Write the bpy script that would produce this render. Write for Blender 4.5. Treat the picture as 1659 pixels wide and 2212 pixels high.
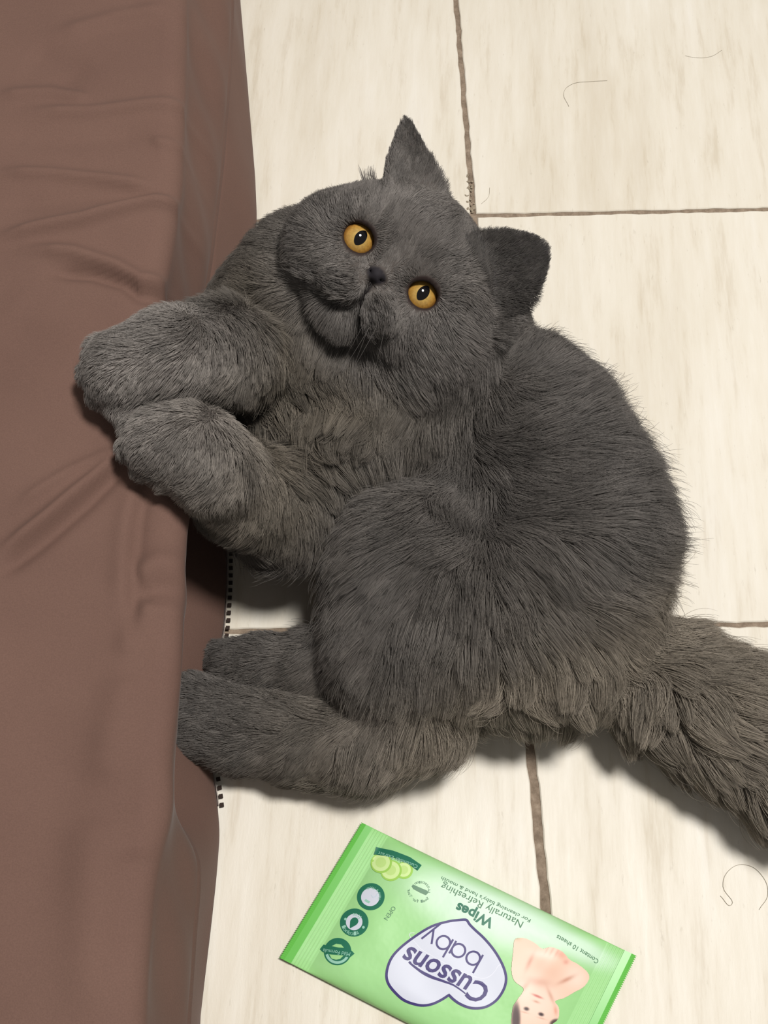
import bpy, bmesh, math, random
import numpy as np
from mathutils import Vector, Matrix, kdtree
random.seed(7); rng = np.random.default_rng(11)
S = bpy.context.scene; COL = S.collection
for o in list(bpy.data.objects): bpy.data.objects.remove(o)

# ------------------------------------------------------------------ camera
W, H, F = 1659, 2212, 2400.0
PITCH, ROLL, YAW = 0.4189, 0.0541, -0.0906
CAM = np.array([-0.0979, -0.4988, 0.6209])
def _rz(a): c, s = math.cos(a), math.sin(a); return np.array([[c,-s,0],[s,c,0],[0,0,1.]])
def _rx(a): c, s = math.cos(a), math.sin(a); return np.array([[1.,0,0],[0,c,-s],[0,s,c]])
RC = _rz(YAW) @ _rx(PITCH) @ _rz(ROLL)
cam = bpy.data.cameras.new('camera'); camo = bpy.data.objects.new('camera', cam); COL.objects.link(camo)
M4 = np.eye(4); M4[:3,:3] = RC; M4[:3,3] = CAM
camo.matrix_world = Matrix(M4.tolist())
cam.sensor_fit = 'HORIZONTAL'; cam.sensor_width = 36; cam.lens = F/W*36; cam.clip_start = .01
S.camera = camo
def P(px, py, z=0.):
    d = RC @ np.array([(px-W/2)/F, -(py-H/2)/F, -1.]); return CAM + d*((z-CAM[2])/d[2])
def depth(p): return -((np.asarray(p)-CAM) @ RC)[2]
def proj(p):
    q = (np.asarray(p)-CAM) @ RC
    return np.stack([W/2+F*q[...,0]/-q[...,2], H/2-F*q[...,1]/-q[...,2]], -1)

# ------------------------------------------------------------------ light
wd = bpy.data.worlds.new('room_light'); S.world = wd; wd.use_nodes = True
wd.node_tree.nodes['Background'].inputs[0].default_value = (1.0, .97, .93, 1)
wd.node_tree.nodes['Background'].inputs[1].default_value = 0.25
la = bpy.data.lights.new('ceiling_lamp', 'AREA'); la.shape = 'DISK'; la.size = .36; la.energy = 45; la.color = (1, .97, .93)
lo = bpy.data.objects.new('ceiling_lamp', la); COL.objects.link(lo)
lo.location = (.36, -.26, 2.0)
lo.rotation_euler = (Vector((0, -.12, 0)) - lo.location).to_track_quat('-Z', 'Y').to_euler()
vs = S.view_settings; vs.view_transform = 'Standard'; vs.look = 'None'; vs.gamma = 1; vs.exposure = 0.0; vs.use_curve_mapping = False

# ------------------------------------------------------------------ helpers
def lin(r, g, b):
    f = lambda c: (c/255/12.92) if c/255 <= .04045 else ((c/255+.055)/1.055)**2.4
    return (f(r), f(g), f(b))
def link(o, parent=None):
    COL.objects.link(o)
    if parent is not None: o.parent = parent
    return o
def mesh(name, v, f, mat=None, parent=None, smooth=True, cols=None):
    me = bpy.data.meshes.new(name)
    v = np.asarray(v, np.float32)
    if isinstance(f, np.ndarray):
        n, k = f.shape
        me.vertices.add(len(v)); me.vertices.foreach_set('co', v.ravel())
        me.loops.add(n*k); me.loops.foreach_set('vertex_index', f.ravel().astype(np.int32))
        me.polygons.add(n); me.polygons.foreach_set('loop_start', np.arange(0, n*k, k, dtype=np.int32))
        me.update(calc_edges=True)
    else:
        me.from_pydata([tuple(map(float, p)) for p in v], [], [tuple(map(int, q)) for q in f]); me.update()
    if smooth: me.polygons.foreach_set('use_smooth', np.ones(len(me.polygons), bool))
    if cols is not None:
        a = me.attributes.new('tint', 'FLOAT_COLOR', 'POINT')
        c = np.ones((len(v), 4), np.float32); c[:, :3] = cols; a.data.foreach_set('color', c.ravel())
    if mat: me.materials.append(mat)
    return link(bpy.data.objects.new(name, me), parent)
def tag(o, label, cat, group=None):
    o['label'] = label; o['category'] = cat
    if group: o['group'] = group
    return o
def empty(name, loc):
    o = bpy.data.objects.new(name, None); o.location = Vector([float(c) for c in loc]); o.empty_display_size = .02; COL.objects.link(o); return o
def adopt(o, root):      # parent while keeping world placement (roots are only translated)
    o.parent = root; o.matrix_parent_inverse = Matrix.Translation(-root.location); return o
def mat(name, col=(.5,.5,.5), rough=.6, spec=.5, build=None):
    m = bpy.data.materials.new(name); m.use_nodes = True; nt = m.node_tree; b = nt.nodes['Principled BSDF']
    b.inputs['Base Color'].default_value = (*col, 1); b.inputs['Roughness'].default_value = rough; b.inputs['Specular IOR Level'].default_value = spec
    if build: build(nt, b)
    return m
def N(nt, t, **kw):
    n = nt.nodes.new(t)
    for k, v in kw.items():
        if k.startswith('i_'): n.inputs[k[2:].replace('_', ' ')].default_value = v
        else: setattr(n, k, v)
    return n
def ramp(nt, fac, stops):
    r = nt.nodes.new('ShaderNodeValToRGB'); e = r.color_ramp.elements
    while len(e) < len(stops): e.new(.5)
    for q, (p, c) in zip(e, stops): q.position = p; q.color = (*c, 1)
    nt.links.new(fac, r.inputs[0]); return r
def mixc(nt, fac, a, b, mode='MIX'):
    m = nt.nodes.new('ShaderNodeMix'); m.data_type = 'RGBA'; m.blend_type = mode
    for s, i in ((fac, 0), (a, 6), (b, 7)):
        if hasattr(s, 'links'): nt.links.new(s, m.inputs[i])
        else: m.inputs[i].default_value = s if i == 0 else (*s, 1)
    return m.outputs[2]
def noise(nt, vec, scale, detail=4, rough=.55):
    n = nt.nodes.new('ShaderNodeTexNoise'); n.inputs['Scale'].default_value = scale; n.inputs['Detail'].default_value = detail; n.inputs['Roughness'].default_value = rough
    if vec: nt.links.new(vec, n.inputs['Vector'])
    return n.outputs['Fac']
def attr_mat(name, rough, spec=.5, build=None):
    def b(nt, p):
        a = N(nt, 'ShaderNodeAttribute', attribute_name='tint'); nt.links.new(a.outputs['Color'], p.inputs['Base Color'])
        if build: build(nt, p, a)
    return mat(name, rough=rough, spec=spec, build=b)

# ------------------------------------------------------------------ floor: travertine-look tiles over grout
def tile_mat():
    def b(nt, p):
        g = N(nt, 'ShaderNodeNewGeometry'); oi = N(nt, 'ShaderNodeObjectInfo')
        rot = N(nt, 'ShaderNodeVectorRotate'); rot.inputs['Angle'].default_value = math.radians(5); nt.links.new(g.outputs['Position'], rot.inputs['Vector'])
        sh = N(nt, 'ShaderNodeVectorMath', operation='MULTIPLY_ADD'); sh.inputs[1].default_value = (1,1,1)
        cmb = N(nt, 'ShaderNodeCombineXYZ'); mu = N(nt, 'ShaderNodeMath', operation='MULTIPLY'); mu.inputs[1].default_value = 37.
        nt.links.new(oi.outputs['Random'], mu.inputs[0]); nt.links.new(mu.outputs[0], cmb.inputs[0]); nt.links.new(mu.outputs[0], cmb.inputs[2])
        nt.links.new(rot.outputs[0], sh.inputs[0]); nt.links.new(cmb.outputs[0], sh.inputs[2])
        def stretched(sx, sy):
            m = N(nt, 'ShaderNodeVectorMath', operation='MULTIPLY'); m.inputs[1].default_value = (sx, sy, 1); nt.links.new(sh.outputs[0], m.inputs[0]); return m.outputs[0]
        n1 = noise(nt, stretched(14, 2.2), 1.6, 5, .62); n2 = noise(nt, stretched(55, 6.), 1.7, 5, .7); n3 = noise(nt, stretched(120, 26), 3.2, 4, .7)
        c1 = ramp(nt, n1, [(.30, lin(200,189,169)), (.47, lin(214,206,190)), (.6, lin(220,213,199)), (.78, lin(226,222,215))]).outputs[0]
        c2 = ramp(nt, n2, [(.32, lin(186,173,152)), (.45, lin(214,207,193)), (.7, lin(227,223,214))]).outputs[0]
        m1 = mixc(nt, .40, c1, c2)
        c3 = ramp(nt, n3, [(.27, lin(150,138,116)), (.36, (1,1,1))]).outputs[0]
        m2 = mixc(nt, .22, m1, c3, 'MULTIPLY')
        nt.links.new(m2, p.inputs['Base Color'])
        r = ramp(nt, n2, [(.3, (.52,)*3), (.7, (.42,)*3)]); nt.links.new(r.outputs[0], p.inputs['Roughness'])
        bp = N(nt, 'ShaderNodeBump'); bp.inputs['Strength'].default_value = .12; bp.inputs['Distance'].default_value = .001; nt.links.new(n3, bp.inputs['Height']); nt.links.new(bp.outputs[0], p.inputs['Normal'])
    return mat('travertine_tile', rough=.45, spec=.3, build=b)
def grout_mat():
    def b(nt, p):
        g = N(nt, 'ShaderNodeNewGeometry'); n = noise(nt, g.outputs['Position'], 160, 5, .7); n2 = noise(nt, g.outputs['Position'], 900, 3)
        c = ramp(nt, n, [(.3, lin(112,98,84)), (.55, lin(142,126,110)), (.8, lin(172,156,138))]).outputs[0]; nt.links.new(c, p.inputs['Base Color'])
        bp = N(nt, 'ShaderNodeBump'); bp.inputs['Strength'].default_value = .7; bp.inputs['Distance'].default_value = .001; nt.links.new(n2, bp.inputs['Height']); nt.links.new(bp.outputs[0], p.inputs['Normal'])
    return mat('grout', rough=.95, spec=.1, build=b)
TILE, GROUT = tile_mat(), grout_mat()
TS = .300
floor = mesh('floor', [(-1.5,-1.5,-.0012),(1.5,-1.5,-.0012),(1.5,1.5,-.0012),(-1.5,1.5,-.0012)], [(0,1,2,3)], GROUT, smooth=False)
floor['kind'] = 'structure'
rl1 = [P(560,476), P(1659,451)]; rl2 = [P(600,1362), P(1640,1348)]
def liney(l, x): a, b = l; return a[1] + (b[1]-a[1])*(x-a[0])/(b[0]-a[0])
def rowy(j, x):            # grout line j (0 = the line above the cat, -1 = the one behind it)
    if j >= 0: return liney(rl1, x) + j*TS
    return liney(rl2, x) + (j+1)*TS
cols = {0: (P(985,0), P(1021,440)), -1: (P(1027,490), P(1142,1600)), -2: (P(1145,1610), P(1182,1990))}
def colx(i, j, y):
    a, b = cols[j] if j in cols else (cols[0] if j > 0 else cols[-2])
    k = (b[0]-a[0])/(b[1]-a[1]); return a[0] + k*(y-a[1]) + i*TS
def build_tile(i, j):
    g = .0019 if j >= -1 else .0026
    gy = .0015
    c = []
    for (ii, jj) in ((i,j),(i+1,j),(i+1,j+1),(i,j+1)):
        y = rowy(jj, 0); x = colx(ii, j, y)
        for _ in range(3): y = rowy(jj, x); x = colx(ii, j, y)
        c.append(np.array([x, y]))
    c[0] += (g, gy); c[1] += (-g, gy); c[2] += (-g, -gy); c[3] += (g, -gy)
    out = []; n = 60            # slightly irregular, worn edges
    for k in range(4):
        a, b = c[k], c[(k+1) % 4]; d = (b-a)/np.linalg.norm(b-a); nn = np.array([-d[1], d[0]])
        for t in range(n):
            w = .00022*(math.sin(t*1.7+i*3+j+k)+math.sin(t*.61+k*2+j*5)) + random.uniform(-.00022, .00022)
            if t == 0: w = .0004
            out.append(a+(b-a)*t/n + nn*w)
    out = np.array(out); ctr = out.mean(0); m = len(out)
    dirs = ctr-out; dirs /= np.linalg.norm(dirs, axis=1)[:,None]
    v = [(*p, -.004) for p in out] + [(*p, -.0006) for p in out] + [(*(p+q*.0007), 0) for p, q in zip(out, dirs)]
    f = []
    for k in range(m):
        k2 = (k+1) % m; f += [(k, k2, m+k2, m+k), (m+k, m+k2, 2*m+k2, 2*m+k)]
    f.append(tuple(range(2*m, 3*m)))
    o = mesh('tile', v, f, TILE, floor, smooth=False); return o
for j in range(-4, 4):
    for i in range(-4, 4): build_tile(i, j)

# ------------------------------------------------------------------ brown sheet over a low mattress
MH = .125
def curve_world(pts, z):
    q = np.array([P(x, y, z) for x, y in pts]); o = np.argsort(q[:,1]); return q[o,1], q[o,0]
E_ = curve_world([(405,-400),(405,0),(402,200),(395,400),(378,520),(356,640),(352,800),(366,950),(402,1050),(413,1088),(402,1150),(400,1250),(396,1350),(392,1450),(381,1560),(370,1640),(374,1720),(371,1775),(345,1850),(330,1950),(322,2100),(312,2300),(300,2700)], MH-.008)
F_ = curve_world([(505,-400),(502,0),(496,150),(480,350),(456,550),(440,645),(420,760),(400,900),(360,1050),(340,1090),(330,1200),(325,1500),(325,1640),(350,1740),(425,1830),(430,1900),(420,2000),(405,2212),(390,2700)], .060)
G_ = curve_world([(517,-400),(519,0),(536,200),(551,380),(555,470),(548,560),(536,640),(520,800),(500,1000),(490,1150),(490,1250),(484,1350),(470,1440),(460,1540),(455,1640),(468,1720),(475,1800),(467,1900),(456,2000),(444,2100),(431,2212),(420,2700)], .004)
def smooth_interp(c, y, w=.006):
    return sum(np.interp(y+d*w, *c) for d in (-1.5,-1,-.5,0,.5,1,1.5))/7
def ridge(X, Y, pts, amp, wid):
    q = np.array([P(x, y, MH)[:2] for x, y in pts]); best = np.full(X.shape, 1e9); tt = np.zeros(X.shape); L = len(q)-1
    for k in range(L):
        a, b = q[k], q[k+1]; d = b-a; t = np.clip(((X-a[0])*d[0]+(Y-a[1])*d[1])/(d@d), 0, 1)
        r = np.hypot(X-a[0]-t*d[0], Y-a[1]-t*d[1]); m = r < best; best = np.where(m, r, best); tt = np.where(m, (k+t)/L, tt)
    return amp*np.exp(-(best/wid)**2)*np.clip(np.minimum(tt, 1-tt)*5+.25, 0, 1)
ys = np.concatenate([np.linspace(-1.1, -.50, 40)[:-1], np.linspace(-.50, .45, 420), np.linspace(.45, 1.1, 40)[1:]])
us = np.concatenate([np.linspace(-1.0, -.20, 50)[:-1], np.linspace(-.20, 0, 110)])
e, fo, he = smooth_interp(E_, ys), smooth_interp(F_, ys), smooth_interp(G_, ys, .004)
V = []; NR = len(ys)
Xt = e[:,None] - .012 + us[None,:]; Yt = np.repeat(ys[:,None], len(us), 1)
Zt = np.full(Xt.shape, MH)
R_ = [([(0,512),(90,492),(180,478),(290,445),(400,423)],.0035,.0045), ([(0,374),(110,376),(230,388),(330,400)],.0024,.004), ([(70,246),(200,243),(320,228),(410,224)],.0026,.005),
      ([(60,540),(160,548),(250,575),(310,610),(345,655)],.0032,.0045), ([(110,588),(200,592),(270,612),(340,668)],-.0030,.004), ([(0,210),(110,200),(200,215)],.0022,.005),
      ([(130,75),(250,35),(360,20)],.0018,.006), ([(330,300),(360,320),(405,330)],.0015,.003), ([(262,978),(200,1035),(110,1110),(0,1195)],.0030,.0035), ([(280,990),(190,1085),(80,1180),(0,1240)],-.0022,.004),
      ([(255,965),(150,1020),(40,1090)],.0016,.003), ([(318,1042),(300,1120),(290,1240),(292,1400)],-.0018,.004), ([(290,1050),(268,1150),(262,1300)],.0014,.006), ([(290,1240),(340,1215),(400,1180)],.0022,.006),
      ([(300,1290),(350,1270),(396,1262)],-.0018,.005), ([(270,1420),(300,1340),(330,1300)],.0018,.006), ([(225,1700),(250,1560),(280,1450)],.002,.010), ([(200,1760),(190,1900),(205,2212)],.0022,.012),
      ([(290,1830),(300,1930),(290,2050)],-.002,.010), ([(60,1500),(120,1700),(90,2000)],-.0016,.02), ([(60,110),(160,150),(130,190)],-.0012,.010), ([(0,640),(120,700),(200,760)],.0012,.012), ([(0,290),(150,300),(330,290)],-.0012,.008), ([(0,440),(160,430),(330,415)],-.0014,.007)]
for pts, a, w in R_: Zt += ridge(Xt, Yt, pts, a*1.75, w)
Zt += .0007*np.sin(Xt*70+1.3*np.sin(Yt*23))*np.sin(Yt*41+2*Xt) + .0005*np.sin(Yt*113+Xt*31)
# paws press in a little
for (px, py, r, a) in ((285,800,.022,.003),(345,955,.022,.003)):
    q = P(px, py, MH); Zt -= a*np.exp(-((Xt-q[0])**2+(Yt-q[1])**2)/r**2)
zc = Zt[:,-1]
prof = []                                             # side profile columns (x, z) after the top
def colm(x, z): prof.append((x, z))
wob = lambda k, a: a*np.sin(ys*k+.7*np.sin(ys*k*.37))
for a in np.linspace(.2, 1, 6):                       # rounded shoulder
    th = a*math.pi/2; colm(e-.012+.012*math.sin(th), zc-.010*(1-math.cos(th)))
n1 = 18
for t in np.linspace(0, 1, n1)[1:]:
    s = t*t*(3-2*t); x = e*(1-s)+fo*s + .0016*math.sin(t*math.pi)*np.sin(ys*95+4*t) ; colm(x, (zc-.010)*(1-t)+.060*t)
colm(fo+.0012, np.full(NR,.058)); colm(fo+.0008, np.full(NR,.0565)); colm(fo-.0022, np.full(NR,.056))
n2 = 16
for t in np.linspace(0, 1, n2)[1:]:
    s = 1-(1-t)**1.6; x = (fo-.0022)*(1-s)+he*s + .0012*math.sin(t*math.pi)*np.sin(ys*60+1); colm(x, .056*(1-t)**1.25+.0034)
PX = np.stack([p[0]+0*ys for p in prof], 1); PZ = np.stack([p[1]+0*ys for p in prof], 1)
GX = np.concatenate([Xt, PX], 1); GZ = np.concatenate([Zt, PZ], 1); GY = np.repeat(ys[:,None], GX.shape[1], 1)
nc = GX.shape[1]
ii, jj = np.meshgrid(np.arange(NR-1), np.arange(nc-1), indexing='ij'); k = (ii*nc+jj).ravel()
faces = np.stack([k, k+1, k+nc+1, k+nc], 1)
def sheet_mat(name, c1, c2):
    def b(nt, p):
        g = N(nt, 'ShaderNodeNewGeometry'); n = noise(nt, g.outputs['Position'], 9, 4); n2 = noise(nt, g.outputs['Position'], 1500, 2)
        c = ramp(nt, n, [(.3, c1), (.7, c2)]).outputs[0]
        w = ramp(nt, n2, [(.3, (.86,)*3), (.7, (1.,)*3)]).outputs[0]
        nt.links.new(mixc(nt, 1., c, w, 'MULTIPLY'), p.inputs['Base Color'])
        bp = N(nt, 'ShaderNodeBump'); bp.inputs['Strength'].default_value = .15; bp.inputs['Distance'].default_value = .0004; nt.links.new(n2, bp.inputs['Height']); nt.links.new(bp.outputs[0], p.inputs['Normal'])
        p.inputs['Sheen Weight'].default_value = .05; p.inputs['Sheen Roughness'].default_value = .4
    return mat(name, rough=.85, spec=.15, build=b)
SHEET = sheet_mat('brown_cotton', lin(106,81,72), lin(114,88,78))
so = empty('bed_sheet', (P(200,1100,0)[0], P(200,1100,0)[1], 0))
tag(so, 'brown cotton sheet draped over a low mattress, tugged by the cat\'s paws', 'bed sheet')
sm = mesh('sheet_cloth', np.stack([GX, GY, GZ], 2).reshape(-1,3), faces, SHEET); adopt(sm, so)
md = sm.modifiers.new('thickness', 'SOLIDIFY'); md.thickness = .0008; md.offset = -1
# overlocked hem: pale edge thread with dark loops
THB = mat('dark_thread', lin(56,46,42), .9, .1); THW = mat('white_thread', lin(150,138,132), .9, .1)
tv, tf, wv, wf = [], [], [], []
def boxv(vs_, fs_, c, ax, ay, hx, hy, hz):
    o = len(vs_)
    for sx in (-1,1):
        for sy in (-1,1):
            for sz in (-1,1): vs_.append(np.array(c)+ax*hx*sx+ay*hy*sy+np.array([0,0,hz*sz]))
    fs_ += [tuple(o+i for i in q) for q in ((0,1,3,2),(4,6,7,5),(0,4,5,1),(2,3,7,6),(0,2,6,4),(1,5,7,3))]
hy = np.arange(P(460,1742)[1], P(492,1130)[1], .0046)
hx = smooth_interp(G_, hy, .004)
for k in range(len(hy)-1):
    d = np.array([hx[k+1]-hx[k], hy[k+1]-hy[k], 0]); L = np.linalg.norm(d); d /= L; nn = np.array([d[1], -d[0], 0]); c = np.array([hx[k], hy[k], .0022])
    boxv(tv, tf, c+nn*.0022, d, nn, 0.0011, .0011, .0005); boxv(wv, wf, c+d*L/2+nn*.0004, d, nn, L/2, .0002, .0005)
st = mesh('hem_stitching', tv, tf, THB, smooth=False); adopt(st, so); st['kind'] = 'stuff'; st['label'] = 'dark overlock stitches along the hem'
st = mesh('hem_thread', wv, wf, THW, smooth=False); adopt(st, so)
# ------------------------------------------------------------------ the cat: one continuous skin from blended volumes
def smin(a, b, k):
    h = np.clip(.5+.5*(b-a)/k, 0, 1); return b*(1-h)+a*h - k*h*(1-h)
EYE_MID = None
def find_z(px, py, d):
    lo_, hi_ = 0., .4
    for _ in range(50):
        m = (lo_+hi_)/2
        if depth(P(px, py, m)) > d: lo_ = m
        else: hi_ = m
    return lo_
HZ = find_z(846, 573, .555); HO = P(846, 573, HZ)
hz_ = CAM-HO; hz_ /= np.linalg.norm(hz_)
hx_ = RC @ np.array([.764, -.645, 0]); hx_ -= hz_*(hx_@hz_); hx_ /= np.linalg.norm(hx_); hy_ = np.cross(hz_, hx_)
HR = np.stack([hx_, hy_, hz_], 1)                      # head frame: x along the eye line, y to the crown, z out of the face
def hw(x, y, z): return HO + HR @ (np.array([x, y, z])*.001)
def hl(p): return ((p-HO) @ HR)*1000.
VX = .0015
BMIN, BMAX = np.array([-.30,-.49,.0]), np.array([.25,.10,.215])
def make_axes():
    a = P(150,700,.15); 
    return a
gx = np.arange(BMIN[0], BMAX[0], VX, dtype=np.float32); gy = np.arange(BMIN[1], BMAX[1], VX, dtype=np.float32); gz = np.arange(-.006, BMAX[2], VX, dtype=np.float32)
SH = (len(gx), len(gy), len(gz))
BIG = np.float32(.05)
class Vol:
    """signed distance field on the shared grid, evaluated only inside each primitive's own box"""
    def __init__(s): s.d = np.full(SH, BIG, np.float32)
    def _box(s, c, r):
        c = np.asarray(c); r = np.asarray(r)
        sl = []
        for ax, g in enumerate((gx, gy, gz)):
            i0 = int(np.clip(np.searchsorted(g, c[ax]-r[ax]), 0, len(g)-1)); i1 = int(np.clip(np.searchsorted(g, c[ax]+r[ax]), i0+1, len(g))); sl.append(slice(i0, i1))
        X, Y, Z = np.meshgrid(gx[sl[0]], gy[sl[1]], gz[sl[2]], indexing='ij'); return tuple(sl), np.stack([X, Y, Z], -1)
    def put(s, sl, d, k):
        s.d[sl] = smin(s.d[sl], d.astype(np.float32), k) if k > 0 else np.minimum(s.d[sl], d)
    def ball(s, c, r, k=.012):                          # sphere or axis-aligned ellipsoid
        r = np.broadcast_to(np.asarray(r, float), 3); sl, q = s._box(c, r+.045)
        l = np.linalg.norm((q-c)/r, axis=-1); s.put(sl, (l-1)*r.min() if r.max()-r.min() < 1e-6 else (l-1)*r.min()*.9+0*l, k)
    def hball(s, c, r, k=.006, sub=False):              # ellipsoid in head space, millimetres
        r = np.asarray(r, float)*np.ones(3); w = hw(*c); sl, q = s._box(w, np.ones(3)*(r.max()*.001+.03))
        l = np.linalg.norm((hl(q)-c)/r, axis=-1); d = (l-1)*r.min()*.001
        if sub: s.d[sl] = -smin(-s.d[sl], d.astype(np.float32), k)
        else: s.put(sl, d, k)
    def cone(s, a, b, ra, rb, k=.010):                  # tapered capsule
        a, b = np.asarray(a), np.asarray(b); m = (a+b)/2; sl, q = s._box(m, np.abs(b-a)/2+max(ra, rb)+.04)
        d = b-a; t = np.clip(((q-a)@d)/(d@d), 0, 1); s.put(sl, np.linalg.norm(q-a-t[...,None]*d, axis=-1)-(ra+(rb-ra)*t), k)
    def chain(s, pts, k=.010):
        for (a, ra), (b, rb) in zip(pts, pts[1:]): s.cone(a, b, ra, rb, k)
    def merge(s, o, k): s.d = smin(s.d, o.d, k)
body = Vol()                                            # rear body, haunch
body.ball(P(1085,900,.062), (.050,.050,.048), .02)
body.ball(P(1135,1010,.060), (.056,.056,.050), .02)
body.ball(P(1200,1170,.056), (.057,.056,.052), .02)
body.ball(P(1170,1335,.050), (.054,.052,.047), .02)
body.ball(P(980,1340,.062), (.056,.046,.050), .02)
body.ball(P(880,1210,.055), (.040,.040,.045), .02)
body.ball(P(860,1430,.050), (.036,.032,.036), .018)
tail = Vol(); tail.chain([(P(1330,1400,.040),.026), (P(1430,1480,.036),.029), (P(1550,1548,.034),.030), (P(1710,1650,.032),.030), (P(1880,1730,.030),.025), (P(1990,1750,.026),.012)], .012)
hind = Vol()
hind.chain([(P(905,1520,.040),.030), (P(790,1585,.030),.023), (P(640,1590,.026),.020), (P(520,1575,.025),.0195), (P(420,1545,.025),.0185), (P(372,1530,.024),.017)], .012)
for t in ((330,1488),(318,1520),(322,1552)): hind.cone(P(380,1530,.024), P(*t,.018), .013, .0085, .005)
hind.cone(P(800,1590,.028), P(700,1640,.016), .016, .011, .014)
hind2 = Vol()
hind2.chain([(P(820,1440,.040),.026), (P(690,1445,.030),.018), (P(570,1440,.024),.0145), (P(505,1435,.020),.013)], .010)
for t in ((470,1415),(462,1440),(475,1462)): hind2.cone(P(520,1435,.020), P(*t,.014), .010, .0065, .004)
chest = Vol()
chest.ball(P(820,850,.072), (.052,.050,.042), .02)
chest.ball(P(700,800,.070), (.044,.044,.038), .02)
chest.ball(P(960,830,.070), (.044,.040,.040), .02)
chest.ball(P(730,950,.053), (.042,.042,.040), .018)
chest.ball(P(735,1050,.044), (.034,.034,.034), .018)
chest.ball(P(600,860,.062), (.034,.036,.034), .018)
chest.ball(P(610,690,.082), (.036,.034,.036), .018)
def paw(v, wr, tip, toes, r):
    v.cone(wr, tip, r, r*.95, .008)
    for t in toes: v.cone(tip+(t-tip)*.25, t, r*.55, r*.42, .0018)
armu = Vol()
armu.chain([(P(640,800,.060),.026), (P(560,775,.085),.0255), (P(480,760,.128),.0235), (P(370,768,.149),.0205)], .010)
paw(armu, P(370,768,.149), P(275,802,.147), [P(224,766,.143), P(212,806,.141), P(228,846,.141), P(264,872,.141)], .0215)
arml = Vol()
arml.chain([(P(745,960,.075),.034), (P(690,1050,.062),.030), (P(612,1105,.068),.0260), (P(525,1065,.100),.0215), (P(455,1010,.137),.0185), (P(415,965,.147),.0175)], .010)
paw(arml, P(415,965,.147), P(352,958,.145), [P(296,926,.140), P(290,965,.139), P(318,1004,.139), P(362,1028,.139)], .0185)
head = Vol()
head.hball((7,4,-30), (47,40,38), .010)
head.hball((-24,-10,-20), (29,27,24), .012)
head.hball((36,-14,-24), (34,30,28), .012)
head.hball((48,-22,-38), (30,28,26), .014)
head.hball((0,17,-13), (31,19,20), .010)               # brow and forehead
head.hball((-17,-18,-6), (17,14,14), .008)             # cheek under the eye
head.hball((18,-18,-7), (18,14,14), .008)
head.hball((-12.5,-19.5,5.5), (12.5,9.5,10), .0035)       # whisker pads
head.hball((8.5,-20.5,5.8), (11,10.5,10), .0035)
head.hball((-5,-33.5,-7), (15,8.5,9.5), .007)             # chin
head.hball((-2.5,-1.5,0), (8.5,9,10), .006)            # short nose bridge
head.hball((-2.7,-8.4,9.6), (6.4,4.6,4.8), .0022)      # nose leather
head.hball((-20.6,9.5,-4), (12,6,9), .006)             # upper lids
head.hball((20.6,9.5,-4), (12,6,9), .006)
EYES = [(-20.6, .3, -5.6), (20.8, -.6, -5.6)]
for ex, ey, ez in EYES: head.hball((ex, ey-.5, ez+5), (8.2,7.1,13), .0018, sub=True)
# mouth: a groove below the nose that forks around the pads
def hgroove(pts, r, k=.002):
    for a, b in zip(pts, pts[1:]):
        n = max(2, int(np.linalg.norm(np.subtract(b, a))/1.2))
        for t in np.linspace(0, 1, n): head.hball(tuple(np.array(a)*(1-t)+np.array(b)*t), (r, r, r*1.6), k, sub=True)
hgroove([(-2.4,-12.5,13),(-2,-17,12.5),(-1.6,-22,11.5)], 1.3)
hgroove([(-1.6,-22,11.5),(-4,-27,9.5),(-10,-31,7.5),(-18,-32.5,4),(-25,-33,0)], 1.7)
hgroove([(-1.6,-22,11.5),(2.5,-28,9.5),(7,-32,8),(11,-35.5,4)], 1.5)
for nx in (-6.1, .8): head.hball((nx,-9.0,12.2), (1.5,1.2,3), .001, sub=True)   # nostrils
def ear(v, base, tip, wdir, hwid, bow, th=4.4, pw=.8):
    base, tip, wdir = (np.array(q, float) for q in (base, tip, wdir))
    a = tip-base; L = np.linalg.norm(a); a /= L; w = wdir-a*(wdir@a); w /= np.linalg.norm(w); m = np.cross(w, a)
    if m[2] < 0: m = -m
    c = hw(*((base+tip)/2)); sl, q = v._box(c, np.ones(3)*.06); p = hl(q)-base
    s = p@a; t = p@w; d = p@m
    u = np.clip(s/L, 0, 1); half = hwid*np.power(np.clip(1-u**1.25, 0, 1), pw)
    sur = d + bow*((t/hwid)**2-.35) ;                  # edges curl backward / cup forward
    e1 = np.abs(sur)-th/2*(1-.2*u); e2 = np.abs(t)-half; e3 = np.maximum(s-L, -s-10)
    dd = np.maximum(np.maximum(e1, e2*.8), e3)*.001*.9
    v.put(sl, dd, .0035)
    return base, a, w, m, L, hwid
EL = ear(head, (-17,35,-20), (-39,62,-20), (.62,.35,-.55), 19.5, -9, pw=.85)
ER = ear(head, (42,20,-20), (55,59,-20), (.78,-.42,.10), 27, -11, pw=.55)
neck = Vol(); neck.ball(P(715,725,.100), (.036,.030,.030), .02); neck.ball(P(800,770,.094), (.032,.028,.028), .02); neck.cone(P(672,600,.112), P(590,700,.087), .036, .034, .02); neck.ball(P(670,660,.106), .032, .02); neck.cone(P(960,720,.085), P(880,880,.065), .045, .045, .02); neck.cone(P(760,640,.10), P(700,780,.075), .036, .038, .02)
body.merge(tail, .010); body.merge(hind, .008); body.merge(hind2, .006)
chest.merge(neck, .015); chest.merge(arml, .007); chest.merge(armu, .007); 
body.merge(chest, .005); body.merge(head, .007)
D = body.d
D = np.maximum(D, (.002-gz)[None,None,:].astype(np.float32))     # flat where it lies on the floor
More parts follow.
